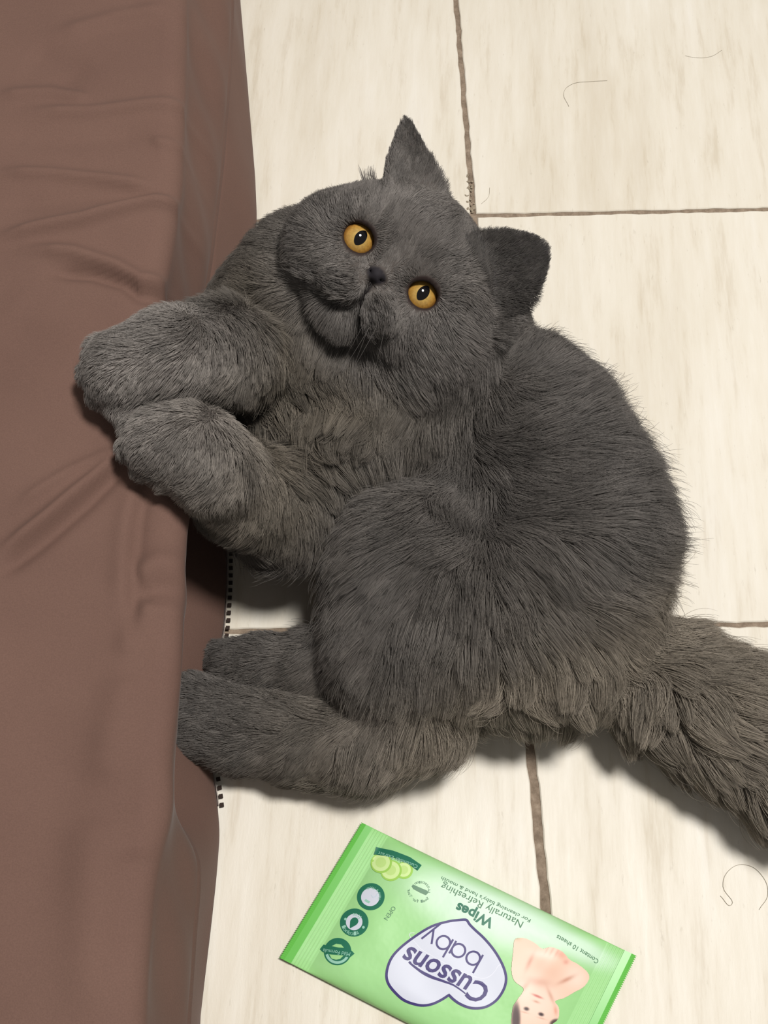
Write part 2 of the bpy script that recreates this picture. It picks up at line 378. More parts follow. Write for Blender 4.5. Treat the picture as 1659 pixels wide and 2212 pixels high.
def surface_nets(d):
    s = d < 0; nx, ny, nz = d.shape
    c = s[:-1,:-1,:-1].astype(np.int8)
    tot = sum(s[a:nx-1+a, b:ny-1+b, e:nz-1+e].astype(np.int8) for a in (0,1) for b in (0,1) for e in (0,1))
    cell = np.argwhere((tot > 0) & (tot < 8)); idx = np.full((nx-1,ny-1,nz-1), -1, np.int64); idx[tuple(cell.T)] = np.arange(len(cell))
    acc = np.zeros((len(cell),3)); cnt = np.zeros(len(cell))
    cor = [(a,b,e) for a in (0,1) for b in (0,1) for e in (0,1)]
    val = {q: d[cell[:,0]+q[0], cell[:,1]+q[1], cell[:,2]+q[2]] for q in cor}
    for q in cor:
        for ax in range(3):
            if q[ax] == 0:
                r = list(q); r[ax] = 1; r = tuple(r); va, vb = val[q], val[r]; m = (va < 0) != (vb < 0)
                t = np.where(m, va/np.where(m, va-vb, 1), 0); pt = np.zeros((len(cell),3)); pt[:] = q; pt[:,ax] = t
                acc[m] += pt[m]; cnt[m] += 1
    v = cell + acc/cnt[:,None]
    F_l = []
    for ax in range(3):
        b1, b2 = (ax+1) % 3, (ax+2) % 3
        sl0 = [slice(1,-1)]*3; sl1 = [slice(1,-1)]*3; sl0[ax] = slice(0,-1); sl1[ax] = slice(1,None)
        A, B = s[tuple(sl0)], s[tuple(sl1)]
        for flip, msk in ((False, A & ~B), (True, ~A & B)):
            e = np.argwhere(msk); off = np.ones(3, int); off[ax] = 0; e = e+off
            def cid(o1, o2):
                g = e.copy(); g[:,b1] += o1; g[:,b2] += o2; return idx[tuple(g.T)]
            q = np.stack([cid(-1,-1), cid(0,-1), cid(0,0), cid(-1,0)], 1)
            F_l.append(q[:,::-1] if flip else q)
    return v, np.concatenate(F_l)
cv, cf = surface_nets(D)
cv = cv*VX + np.array([gx[0], gy[0], gz[0]])
# keep the largest piece, relax the voxel steps a little
edges = np.concatenate([cf[:,[0,1]], cf[:,[1,2]], cf[:,[2,3]], cf[:,[3,0]]])
lab = np.arange(len(cv))
for _ in range(400):
    m = np.minimum(lab[edges[:,0]], lab[edges[:,1]]); old = lab.copy()
    np.minimum.at(lab, edges[:,0], m); np.minimum.at(lab, edges[:,1], m); lab = lab[lab]
    if (old == lab).all(): break
big = np.bincount(lab).argmax(); keep = lab == big; remap = np.cumsum(keep)-1
cf = remap[cf[keep[cf].all(1)]]; cv = cv[keep]
edges = np.concatenate([cf[:,[0,1]], cf[:,[1,2]], cf[:,[2,3]], cf[:,[3,0]]])
for _ in range(2):
    acc = np.zeros_like(cv); cnt = np.zeros(len(cv))
    for a, b in ((0,1),(1,0)):
        for ax in range(3): acc[:,ax] += np.bincount(edges[:,a], cv[edges[:,b],ax], len(cv))
        cnt += np.bincount(edges[:,a], minlength=len(cv))
    cv = cv*.5 + .5*acc/cnt[:,None]
fn = np.cross(cv[cf[:,2]]-cv[cf[:,0]], cv[cf[:,3]]-cv[cf[:,1]]); vn = np.zeros_like(cv)
for c in range(4):
    for ax in range(3): vn[:,ax] += np.bincount(cf[:,c], fn[:,ax], len(cv))
vn /= np.linalg.norm(vn, axis=1)[:,None]+1e-12
# skin colours: grey, darker leather on nose, lids and lips
hv = hl(cv); G0 = np.array(lin(78,72,68))
tint = np.tile(G0, (len(cv),1))
def blend(mask, c): 
    global tint
    tint = tint*(1-mask[:,None]) + np.array(c)*mask[:,None]
ss = lambda x, a, b: np.clip((x-a)/(b-a), 0, 1)**2*(3-2*np.clip((x-a)/(b-a), 0, 1))
nose_d = np.linalg.norm((hv-np.array((-2.7,-8.3,10)))/np.array((5.6,4.2,6)), axis=1)
blend(1-ss(nose_d, .85, 1.1), lin(34,31,35))
for ex, ey, ez in EYES:
    q = np.hypot((hv[:,0]-ex)/1.06, hv[:,1]-ey); blend((1-ss(q, 8.0, 9.2))*(hv[:,2] > -20), lin(44,34,32))
GRV = [[(-2.4,-12.5),(-2,-17),(-1.6,-22)], [(-1.6,-22),(-4,-27),(-10,-31),(-18,-32.5),(-25,-33)], [(-1.6,-22),(2.5,-28),(7,-32),(11,-35.5)]]
def groove_d(h):
    best = np.full(len(h), 99.)
    for pl in GRV:
        for a, b in zip(pl, pl[1:]):
            a, b = np.array(a), np.array(b); d = b-a; t = np.clip(((h[:,:2]-a)@d)/(d@d), 0, 1); best = np.minimum(best, np.linalg.norm(h[:,:2]-a-t[:,None]*d, axis=1))
    return np.where(h[:,2] > -12, best, 99.)
blend(1-ss(groove_d(hv), .9, 2.2), lin(26,22,22))
for (bb, a_, w_, m_, L_, hw_) in (ER,):
    q = hv-bb; s_, t_ = q@a_, q@w_
    blend(((s_ > 1) & (s_ < L_) & (np.abs(t_) < hw_*.9) & ((vn @ (HR @ m_)) > .15)).astype(float), lin(46,42,42))
CATSKIN = attr_mat('cat_skin', .75, .2)
co = empty('cat', (P(950,1150,0)[0], P(950,1150,0)[1], 0))
tag(co, 'fluffy grey cat with amber eyes lying on tiles, paws on the brown sheet', 'cat')
cb = mesh('body', cv, cf, CATSKIN, cols=tint); adopt(cb, co)
# eyes
def iris_mat():
    def b(nt, p):
        tc = N(nt, 'ShaderNodeTexCoord'); sx = N(nt, 'ShaderNodeSeparateXYZ'); nt.links.new(tc.outputs['Object'], sx.inputs[0])
        l = N(nt, 'ShaderNodeVectorMath', operation='LENGTH'); m = N(nt, 'ShaderNodeVectorMath', operation='MULTIPLY'); m.inputs[1].default_value = (1,1,0); nt.links.new(tc.outputs['Object'], m.inputs[0]); nt.links.new(m.outputs[0], l.inputs[0])
        sc = N(nt, 'ShaderNodeMath', operation='MULTIPLY'); sc.inputs[1].default_value = 100.; nt.links.new(l.outputs['Value'], sc.inputs[0])
        c = ramp(nt, sc.outputs[0], [(.0, lin(158,136,74)), (.34, lin(176,142,72)), (.62, lin(172,128,58)), (.76, lin(140,96,42)), (.88, lin(58,40,26))]).outputs[0]
        n = noise(nt, tc.outputs['Object'], 900, 3); v = ramp(nt, n, [(.3, (.78,)*3), (.7, (1.1,)*3)]).outputs[0]
        nt.links.new(mixc(nt, 1., c, v, 'MULTIPLY'), p.inputs['Base Color'])
        p.inputs['Coat Weight'].default_value = 1.; p.inputs['Coat Roughness'].default_value = .04
    return mat('amber_iris', rough=.35, spec=.4, build=b)
IRIS = iris_mat()
PUPIL = mat('pupil', lin(14,12,14), .06, .35)
def sphere(r, nu=40, nv=28):
    v, f = [], []
    for i in range(nv+1):
        th = math.pi*i/nv
        for j in range(nu): ph = 2*math.pi*j/nu; v.append((r*math.sin(th)*math.cos(ph), r*math.sin(th)*math.sin(ph), r*math.cos(th)))
    for i in range(nv):
        for j in range(nu): f.append((i*nu+j, (i+1)*nu+j, (i+1)*nu+(j+1) % nu, i*nu+(j+1) % nu))
    return v, f
ER_ = .0098
for (ex, ey, ez), pupx in zip(EYES, (.00035, -.0001)):
    v, f = sphere(ER_); o = mesh('eye', v, f, IRIS); o['label'] = 'glossy amber eye'
    m = np.eye(4); m[:3,:3] = HR @ _rx(-.20); m[:3,3] = hw(ex, ey-2.0, ez+1.1); o.parent = co
    o.matrix_parent_inverse = Matrix.Translation(-co.location); o.matrix_basis = Matrix(m.tolist())
    pv, pf = [], []; rings, nu = 6, 32                 # pupil: upright pointed oval lying on the eyeball
    for i in range(rings+1):
        s = i/rings
        for j in range(nu):
            ph = 2*math.pi*j/nu; ca, sa = math.cos(ph), math.sin(ph)
            x = .0028*s*math.copysign(abs(ca)**1.25, ca)*(1) + pupx; y = .0043*s*sa + .0004
            pv.append((x, y, math.sqrt(max(0, (ER_+.00018)**2-x*x-y*y))))
    for i in range(rings):
        for j in range(nu): pf.append((i*nu+j, i*nu+(j+1) % nu, (i+1)*nu+(j+1) % nu, (i+1)*nu+j))
    pm = mesh('pupil', pv, pf, PUPIL, o)
# ------------------------------------------------------------------ fur: strands combed along a flow set at points on the coat
# columns: pixel of the visible skin point, combing direction in the picture plane, length mm, lift deg, tuft size mm, tuft strength
CTRL = [
 (846,545,.64,-.76,4,16,3,.2),(900,500,.65,-.75,6.5,22,3,.25),(850,450,.35,-.94,7.5,26,4,.3),(950,440,.7,-.7,8.5,28,4,.3),(990,500,.75,-.6,7.5,24,4,.3),(720,480,-.4,-.9,7,26,4,.3),(760,440,-.1,-1,8,26,4,.3),
 (650,500,-.9,-.4,9,30,5,.35),(630,570,-.95,.2,11,30,5,.4),(700,545,-.9,0,6,22,4,.3),(690,605,-.92,.35,7,24,5,.6),(740,595,-.92,.2,5,20,3.5,.5),(830,665,.12,.99,5,22,3.5,.5),(842,710,.3,.95,8,24,5,.6),(800,690,.0,1,6,22,4,.5),
 (735,700,-.5,.86,14,30,6,.6),(770,715,-.2,.98,12,30,6,.6),(700,690,-.7,.7,13,30,6,.6),(775,560,-.5,.6,3.5,18,3,.2),(868,605,.5,.7,3.5,18,3,.2),(830,560,.5,-.7,3,16,3,.2),(930,700,.6,.8,8.5,24,5,.4),(1000,660,.88,.45,8.5,26,5,.35),(985,575,.85,-.2,6.5,22,4,.3),
 (1040,730,.8,.6,12,30,6,.4),(1065,800,.45,.9,15,30,7,.5),(985,800,.35,.94,13,28,7,.5),(900,780,.25,.97,12,28,6,.5),(840,770,.0,1,11,30,6,.5),
 (885,330,-.05,-1,3.2,14,3,.2),(860,380,-.2,-.98,5,18,3,.3),(930,380,.25,-.95,5,20,3,.3),(1130,560,.75,-.6,3.0,14,3,.2),(1080,600,.75,-.5,4,18,3,.3),(1100,660,.8,.2,6,24,4,.4),(1050,520,.7,-.7,5,22,3,.3),
 (560,600,-.75,-.45,14,34,7,.5),(600,660,-.55,.5,15,34,7,.6),(600,720,-.3,.9,16,32,8,.7),(680,740,-.3,.92,17,32,9,.75),(780,790,-.05,1,18,30,9,.75),(880,850,.05,1,19,30,10,.75),(980,880,-.1,1,19,30,10,.7),(1040,870,.1,1,18,30,9,.6),
 (700,850,.1,1,19,30,10,.8),(620,850,.5,.85,18,30,10,.8),(800,930,-.1,1,19,28,10,.8),(860,975,-.4,.9,18,28,9,.7),(650,960,.5,.86,19,28,10,.8),(720,1050,.4,.9,18,28,9,.8),(560,800,.2,.95,15,30,8,.7),(580,900,.55,.83,17,30,9,.8),
 (510,720,-.25,.95,10,28,5,.35),(430,715,-.6,.6,8.5,26,5,.35),(380,740,-.75,.6,8,26,5,.4),(280,760,-.85,.4,6,28,5,.45),(230,800,-.85,.45,5,28,4,.45),(270,850,-.5,.85,5,28,4,.45),(480,800,-.25,.96,9,26,5,.4),(400,820,-.5,.85,8,26,5,.4),
 (340,940,-.85,.4,5.5,28,4,.5),(300,980,-.7,.65,5,28,4,.5),(420,950,-.6,.6,8,28,5,.5),(470,1030,-.3,.92,10,28,6,.5),(560,1050,.0,1,12,28,6,.5),(600,1150,.08,1,13,30,7,.55),(670,1100,.3,.95,14,28,7,.6),(510,1130,-.25,.97,12,30,6,.5),(370,1020,-.5,.85,5.5,28,4,.5),
 (1120,780,.65,-.6,15,32,7,.35),(1200,820,.75,-.5,19,34,9,.4),(1290,890,.9,-.35,22,36,10,.4),(1370,1000,1,-.12,24,38,10,.45),(1410,1150,1,.05,24,38,10,.45),(1420,1280,.9,.3,22,36,10,.5),(1100,900,.8,-.2,19,28,10,.45),(1200,1000,.9,-.1,22,28,11,.5),(1300,1100,.95,.08,23,30,11,.5),
 (1110,1050,.75,.15,20,26,10,.6),(1040,980,.3,.2,15,30,9,.5),(960,1010,-.6,.5,16,28,8,.6),(1010,1080,-.2,.5,17,30,9,.6),(950,1150,-.6,.7,21,26,11,.65),(830,1100,-.85,.5,19,28,9,.6),(760,1160,-.75,.65,19,28,9,.6),(725,1230,-.7,.7,21,30,9,.6),(700,1290,-.65,.7,21,32,9,.6),
 (850,1250,-.35,.93,22,26,11,.65),(1000,1250,.15,1,23,26,12,.7),(1150,1200,.6,.7,24,26,12,.65),(1250,1250,.8,.55,24,28,12,.65),(1350,1320,.85,.5,22,30,11,.6),(1200,1380,.3,.95,24,28,13,.75),(1050,1400,.05,1,24,28,13,.75),(900,1400,-.15,1,22,28,12,.7),(770,1350,-.55,.8,19,30,10,.6),(715,1400,-.7,.6,16,30,8,.5),
 (1000,1520,-.05,1,23,32,14,.8),(1150,1520,.05,1,24,32,14,.8),(1250,1490,.1,1,24,32,14,.8),(890,1540,-.25,.95,19,30,10,.7),
 (800,1500,-.5,.85,17,28,9,.6),(700,1530,-.85,.45,13,26,8,.55),(600,1550,-.92,.3,11,26,7,.5),(480,1540,-.97,.15,8,26,5,.45),(410,1530,-1,.1,6,28,4,.4),(760,1620,-.3,.9,16,32,10,.7),(660,1630,-.75,.6,12,30,8,.6),(560,1625,-.85,.5,9,28,6,.5),
 (600,1420,-.85,.3,9,26,6,.5),(520,1430,-1,.1,6,28,4,.4),(690,1430,-.75,.5,13,28,7,.5),
 (1400,1410,.85,.3,19,32,11,.7),(1500,1420,.92,-.05,22,34,12,.7),(1600,1500,.9,.15,24,34,13,.7),(1400,1500,.5,.85,21,32,13,.85),(1370,1530,.2,.97,21,34,13,.85),(1480,1580,.55,.8,23,32,14,.9),(1550,1550,.8,.5,24,30,14,.85),(1630,1620,.82,.55,25,30,14,.8),(1500,1640,.55,.83,23,34,14,.85),(1600,1710,.7,.7,24,34,14,.8)]
pv_ = proj(cv); dv = -((cv-CAM) @ RC)[:,2]
cp, cd, cpar = [], [], []
for px, py, dx, dy, *par in CTRL:
    r = np.hypot(pv_[:,0]-px, pv_[:,1]-py); m = r < 14
    k_ = np.argmin(np.where(m, dv, 9)) if m.any() else np.argmin(r)
    cp.append(cv[k_]); w = RC @ np.array([dx, -dy, 0.]); cd.append(w/np.linalg.norm(w)); cpar.append(par)
cp, cd, cpar = np.array(cp), np.array(cd), np.array(cpar, float)
cn = np.array([vn[np.argmin(np.linalg.norm(cv-p, axis=1))] for p in cp])
def flow(p, n):
    D_ = np.zeros((len(p),3)); Q = np.zeros((len(p), cpar.shape[1]))
    for a in range(0, len(p), 20000):
        q = p[a:a+20000]; d2 = ((q[:,None,:]-cp[None])**2).sum(-1); w = 1/(d2+.004**2)**2
        w *= np.clip(.55+.45*(n[a:a+20000] @ cn.T), .06, 1)      # keep limbs from borrowing the coat behind them
        w /= w.sum(1, keepdims=True); D_[a:a+20000] = w @ cd; Q[a:a+20000] = w @ cpar
    return D_, Q
tri = np.concatenate([cf[:,[0,1,2]], cf[:,[0,2,3]]])
ta = np.cross(cv[tri[:,1]]-cv[tri[:,0]], cv[tri[:,2]]-cv[tri[:,0]]); area = np.linalg.norm(ta, axis=1)/2; tn = ta/(2*area[:,None]+1e-15)
tc = cv[tri].mean(1); th_ = hl(tc)
ishead = (np.linalg.norm((th_-np.array((5,5,-18)))/np.array((75,70,50)), axis=1) < 1)
dens = np.where(ishead, 4.6, 2.1)*1e6                           # strands per square metre
dens = np.where(tn[:,2] < -.25, dens*.25, dens); dens = np.where(tc[:,2] < .006, 0, dens)
_, tq = flow(tc[::40], tn[::40])
eyed = np.full(len(tc), 99.)
for ex, ey, ez in EYES: eyed = np.minimum(eyed, np.where(th_[:,2] > -22, np.hypot(th_[:,0]-ex, th_[:,1]-ey), 99))
dens[eyed < 8.3] = 0
nd = np.linalg.norm((th_-np.array((-2.7,-8.3,10)))/np.array((5.6,4.2,7)), axis=1); dens[nd < 1.02] = 0
dens[groove_d(th_) < 1.0] = 0
cnt_ = rng.poisson(np.clip(area*dens, 0, 50)); ti = np.repeat(np.arange(len(tri)), cnt_)
u_, v_ = rng.random(len(ti)), rng.random(len(ti)); fl = u_+v_ > 1; u_[fl], v_[fl] = 1-u_[fl], 1-v_[fl]
T = tri[ti]; w0 = (1-u_-v_)[:,None]
root = cv[T[:,0]]*w0 + cv[T[:,1]]*u_[:,None] + cv[T[:,2]]*v_[:,None]
nrm = vn[T[:,0]]*w0 + vn[T[:,1]]*u_[:,None] + vn[T[:,2]]*v_[:,None]; nrm /= np.linalg.norm(nrm, axis=1)[:,None]
fd, fq = flow(root, nrm); NS = len(root)
hr = hl(root)
for ex, ey, ez in EYES:                                          # short hair combed away from the lids
    dxy = np.stack([hr[:,0]-ex, hr[:,1]-ey], 1); r = np.linalg.norm(dxy, axis=1); near = (r < 24) & (hr[:,2] > -24)
    k_ = np.where(near, 1-ss(r, 9, 20), 0)[:,None]; away = (dxy/(r[:,None]+1e-9)) @ HR[:,:2].T
    fd = fd*(1-.8*k_) + away*.8*k_; fq[:,0] = np.maximum(fq[:,0]*(1-.5*k_[:,0]), 3.0)
kn = 1-ss(np.linalg.norm((hr-np.array((-2.7,-8.3,10))), axis=1), 6, 14); fq[:,0] = np.maximum(fq[:,0]*(1-.4*kn), 3.0)
# smooth random wander of the flow
def wander(p, s, seed):
    r = np.random.default_rng(seed); o = np.zeros((len(p),3))
    for _ in range(7):
        k3 = r.normal(size=3)*s; a = r.normal(size=3); o += np.sin(p@k3+r.uniform(0,6.3))[:,None]*a
    return o/2.6
ln = fq[:,0]*.001
fd = fd + .22*wander(root, 90, 1) + .16*wander(root, 260, 2) + rng.normal(size=(NS,3))*.11
tg = fd - nrm*(fd*nrm).sum(1)[:,None]; tg /= np.linalg.norm(tg, axis=1)[:,None]+1e-9
lift = np.radians(np.maximum(fq[:,1], 22)+rng.normal(size=NS)*7)
ln = ln*rng.uniform(.72, 1.12, NS)
stray = (rng.random(NS) < .025) & (fq[:,0] > 14); ln[stray] *= 1.6; lift[stray] += .22
tq_ = np.argmin(np.hypot(pv_[:,0]-806, pv_[:,1]-412)+(dv > dv.min()+.16)*50); tf_ = (np.linalg.norm(root-cv[tq_], axis=1) < .004) & (rng.random(NS) < .5)
tw = RC @ np.array([-.35, .94, 0.]); tg[tf_] = tw; ln[tf_] = rng.uniform(.008, .015, tf_.sum()); lift[tf_] = .5
K = 6; ts = np.linspace(0, 1, K)
pts = np.zeros((NS,K,3)); pts[:,0] = root - nrm*.00025
for k_ in range(1, K):
    a = lift*(1.25-.85*ts[k_]); d = tg*np.cos(a)[:,None]+nrm*np.sin(a)[:,None]
    pts[:,k_] = pts[:,k_-1] + d*(ln/(K-1))[:,None]
# tufts: strands lean towards a neighbour's path, stronger at the tip
def clump(pts, frac, strength, power, sel_len):
    n = len(pts); ids = rng.choice(n, int(n*frac), replace=False); kd = kdtree.KDTree(len(ids))
    key = np.concatenate([root], 1)
    for i, q in enumerate(ids): kd.insert(key[q], i)
    kd.balance(); own = np.array([kd.find(q)[1] for q in key]); c = ids[own]
    w = (strength[:,None]*ts[None,:]**power)[...,None]
    return pts*(1-w) + (pts[c] + .12*(root-root[c])[:,None,:])*w, own, len(ids)
pts, own1, n1_ = clump(pts, .035, .18+.32*fq[:,3], 1.4, 0)
big_s = np.where(fq[:,2] > 6.5, fq[:,3]*.62, .08)
pts, own2, n2_ = clump(pts, .0045, big_s*(.70+.6*ss(fq[:,3], .68, .80)), 1.6, 0)
pts[:,:,2] = np.maximum(pts[:,:,2], .0012)
# strand colour: blue-grey coat, browner in the ruff, under the haunch and on the tail
base = np.array(lin(112,107,103)); warm = np.array(lin(121,112,99)); dark = np.array(lin(84,80,78))
wc = [P(700,760,.1), P(640,720,.1), P(1150,1560,.03), P(1280,1480,.04), P(1480,1580,.05), P(720,1640,.02), P(820,800,.09), P(560,1060,.11), P(1000,1500,.05), P(1150,1450,.07), P(1620,1650,.05), P(1400,1480,.05), P(1480,1400,.05)]
wm = sum(np.exp(-((root-q)**2).sum(1)/.045**2) for q in wc); wm = np.clip(wm, 0, 1)*.8; hd = np.exp(-(np.linalg.norm((hr-np.array((5,5,-15)))/np.array((68,60,50)), axis=1))**8); wm = (wm*(1-hd))[:,None]
col = base*(1-wm)+warm*wm
cv1 = rng.uniform(.80, 1.20, n1_)[own1]; cv2 = rng.uniform(.86, 1.14, n2_)[own2]
col = col*(cv1*cv2*rng.uniform(.85, 1.15, NS)*(1+.10*wander(root, 120, 5)[:,0]))[:,None]
hd = np.exp(-(np.linalg.norm((hr-np.array((5,5,-15)))/np.array((68,60,50)), axis=1))**8)
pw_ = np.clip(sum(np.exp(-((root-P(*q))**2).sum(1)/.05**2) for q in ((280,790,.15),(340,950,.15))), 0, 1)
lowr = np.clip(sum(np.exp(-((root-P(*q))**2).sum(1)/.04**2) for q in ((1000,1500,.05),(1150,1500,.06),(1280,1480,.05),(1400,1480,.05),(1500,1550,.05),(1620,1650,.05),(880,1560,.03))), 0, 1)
col = col*(.72+.24*hd+.62*np.clip(pw_, 0, 1)*(1-hd)+.50*lowr)[:,None]        # brighter head; paws, lower haunch and tail: paler coat plus lamplight painted in
for x0, y0, dx, dy, n_ in ((3.5,-17,1.5,-3.6,4),(8,-16,1.9,-3.6,5),(12.5,-15.5,2.2,-3.6,5),(-9,-16.5,-3.6,-.6,4),(-8.5,-20,-3.6,-1.2,5),(-8.5,-23.5,-3.4,-1.6,4)):
    for i in range(n_):                                # dark whisker spots in rows on the pads
        r2 = (hr[:,0]-x0-dx*i)**2+(hr[:,1]-y0-dy*i)**2; col *= (1-.72*np.exp(-r2/1.3)*(hr[:,2] > -6))[:,None]
col *= (1-.5*(1-ss(groove_d(hr), 1.0, 2.4)))[:,None]
# dark inner ears
for (bb, a_, w_, m_, L_, hw_), cen in ((ER, .46), (EL, .8)):
    q = hr-bb; s_, t_, d_ = q@a_, q@w_, q@m_
    ins = (s_ > 1) & (s_ < L_*.93) & (np.abs(t_) < hw_*.82) & ((nrm @ (HR @ m_)) > .15)
    col[ins] *= cen
def strands(name, pts, col, r0, r1, material):
    n, k_ = pts.shape[:2]
    hc = bpy.data.hair_curves.new(name); hc.add_curves([k_]*n)
    hc.position_data.foreach_set('vector', pts.astype(np.float32).ravel())
    ra = hc.attributes.get('radius') or hc.attributes.new('radius', 'FLOAT', 'POINT')
    rr = (r0*(1-np.linspace(0,1,k_)**1.5)+r1*np.linspace(0,1,k_)**1.5)
    ra.data.foreach_set('value', np.tile(rr, n).astype(np.float32) if np.ndim(r0) == 0 else None)
    ca = hc.attributes.new('tint', 'FLOAT_COLOR', 'CURVE'); c4 = np.ones((n,4), np.float32); c4[:,:3] = col; ca.data.foreach_set('color', c4.ravel())
    hc.materials.append(material)
    return link(bpy.data.objects.new(name, hc))
FUR = attr_mat('grey_fur', .55, .25)
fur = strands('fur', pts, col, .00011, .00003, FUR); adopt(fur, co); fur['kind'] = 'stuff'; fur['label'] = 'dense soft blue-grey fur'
print('strands', NS)
# long guard hairs along the back, whiskers, ear tufts

wpts = []
for sx, rows in ((1, ((5,-19,8),(9,-19,9),(12,-22,8),(8,-25,9),(12,-18,8))), (-1, ((-14,-18,9),(-17,-20,8),(-13,-22,9),(-18,-23,7),(-16,-25,7)))):
    for x, y, z in rows:
        a0 = np.array((x, y, z+3.), float); d0 = np.array((sx*(.35 if sx > 0 else .8), -.8 if sx > 0 else -.15, .35)) + rng.normal(size=3)*.12; L = rng.uniform(26, 40); c_ = []
        for t in np.linspace(0, 1, 8): c_.append(hw(*(a0+d0*L*t+np.array((0,-6*t*t,-10*t*t)))))
        wpts.append(c_)
wh_ = strands('whiskers', np.array(wpts), np.tile(np.array(lin(104,99,96)), (len(wpts),1)), .00007, .00002, FUR); adopt(wh_, co); wh_['label'] = 'fine pale whiskers'


# ------------------------------------------------------------------ green pack of wet wipes
PZ_ = .006
pTR, pTL, pBL = P(1378,2065,PZ_), P(780,1775,PZ_), P(602,2068,PZ_)
pe_u = (pTL-pTR)[:2]; PLu = np.linalg.norm(pe_u); pe_u /= PLu              # reading direction of the print
pe_v = (pBL-pTL)[:2]; PLv = np.linalg.norm(pe_v); pe_v /= PLv              # up direction of the print
PB = np.stack([pe_u, pe_v], 1); PBI = np.linalg.inv(PB)
SEAL = .016
def pack_h(u, v):                                                          # top height of the filled pouch
    a = np.clip(np.minimum(u-SEAL, PLu-SEAL-u)/.026, 0, 1); a = 1-(1-a)**2.2
    b = np.clip(np.minimum(v, PLv-v)/.015, 0, 1); b = np.sqrt(np.clip(1-(1-b)**2, 0, 1))
    w = .00035*np.sin(u*190+v*60)*np.sin(v*150-u*40)*a*b
    return .0035 + .0078*a*b + w
def uv2w(u, v, dz=0.):
    u = np.asarray(u, float); v = np.asarray(v, float)
    q = pTR[:2] + u[...,None]*pe_u + v[...,None]*pe_v
    return np.concatenate([q, (pack_h(u, v)+dz)[...,None]], -1)
def px2uv(px, py, z=.0105):
    q = P(px, py, z); return PBI @ (q[:2]-pTR[:2])
wp = empty('wet_wipes_pack', (*uv2w(PLu/2, PLv/2)[:2], 0))
tag(wp, 'light green plastic pack of baby wipes lying on the floor tiles', 'wipes pack')
def pmat(name, c, rough=.4): return mat(name, c, rough, .16)
def wrap_build(nt, p, a):
    g = N(nt, 'ShaderNodeNewGeometry'); n = noise(nt, g.outputs['Position'], 55, 3); bp = N(nt, 'ShaderNodeBump'); bp.inputs['Strength'].default_value = .2; bp.inputs['Distance'].default_value = .004
    nt.links.new(n, bp.inputs['Height']); nt.links.new(bp.outputs[0], p.inputs['Normal'])
WRAP = attr_mat('green_plastic_film', .42, .16, wrap_build)
nu_, nv_ = 260, 130
uu = np.linspace(.0065, PLu-.0065, nu_); vv = np.linspace(0, PLv, nv_); UU, VV = np.meshgrid(uu, vv, indexing='ij')
top = uv2w(UU, VV)
edge_in = .0012*np.sin(UU*75)*np.clip(np.minimum(UU, PLu-UU)/.03, 0, 1)
ripple = .00045*np.sin(VV*2*math.pi/.0021)*0 + .00035*np.sin(np.minimum(UU, PLu-UU)*2*math.pi/.0017)*(np.minimum(UU, PLu-UU) < SEAL)
top[...,2] += ripple
bot = top.copy(); bot[...,2] = np.minimum(.0035-(top[...,2]-.0035)*.42, .0032); bot[...,2] = np.maximum(bot[...,2], .0004)
lg = np.array(lin(158,210,143)); lg2 = np.array(lin(140,198,118)); wh = np.array(lin(214,236,219)); dg = np.array(lin(96,176,74))
colr = np.tile(lg, (nu_,nv_,1))
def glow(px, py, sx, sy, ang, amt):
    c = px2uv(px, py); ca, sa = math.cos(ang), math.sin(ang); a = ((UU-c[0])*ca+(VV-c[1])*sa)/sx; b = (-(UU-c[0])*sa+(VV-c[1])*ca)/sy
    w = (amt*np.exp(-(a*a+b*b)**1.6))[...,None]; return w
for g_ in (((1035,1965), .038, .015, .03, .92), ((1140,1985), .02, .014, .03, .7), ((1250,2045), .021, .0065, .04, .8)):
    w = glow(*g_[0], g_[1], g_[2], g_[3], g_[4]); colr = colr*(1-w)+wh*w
ed = np.clip(1-np.minimum(VV, PLv-VV)/.006, 0, 1)[...,None]; colr = colr*(1-.6*ed)+lg2*.6*ed
def grid_faces(a, b, off=0, flip=False):
    i, j = np.meshgrid(np.arange(a-1), np.arange(b-1), indexing='ij'); k = (i*b+j).ravel()+off
    f = np.stack([k, k+b, k+b+1, k+1], 1); return f[:,::-1] if flip else f
nT = nu_*nv_
sidef = []
for j in (0, nv_-1):
    i = np.arange(nu_-1); k = i*nv_+j; f = np.stack([k, k+nT, k+nT+nv_, k+nv_], 1); sidef.append(f if j == 0 else f[:,::-1])
for i in (0, nu_-1):
    j = np.arange(nv_-1); k = i*nv_+j; f = np.stack([k, k+1, k+1+nT, k+nT], 1); sidef.append(f if i == 0 else f[:,::-1])
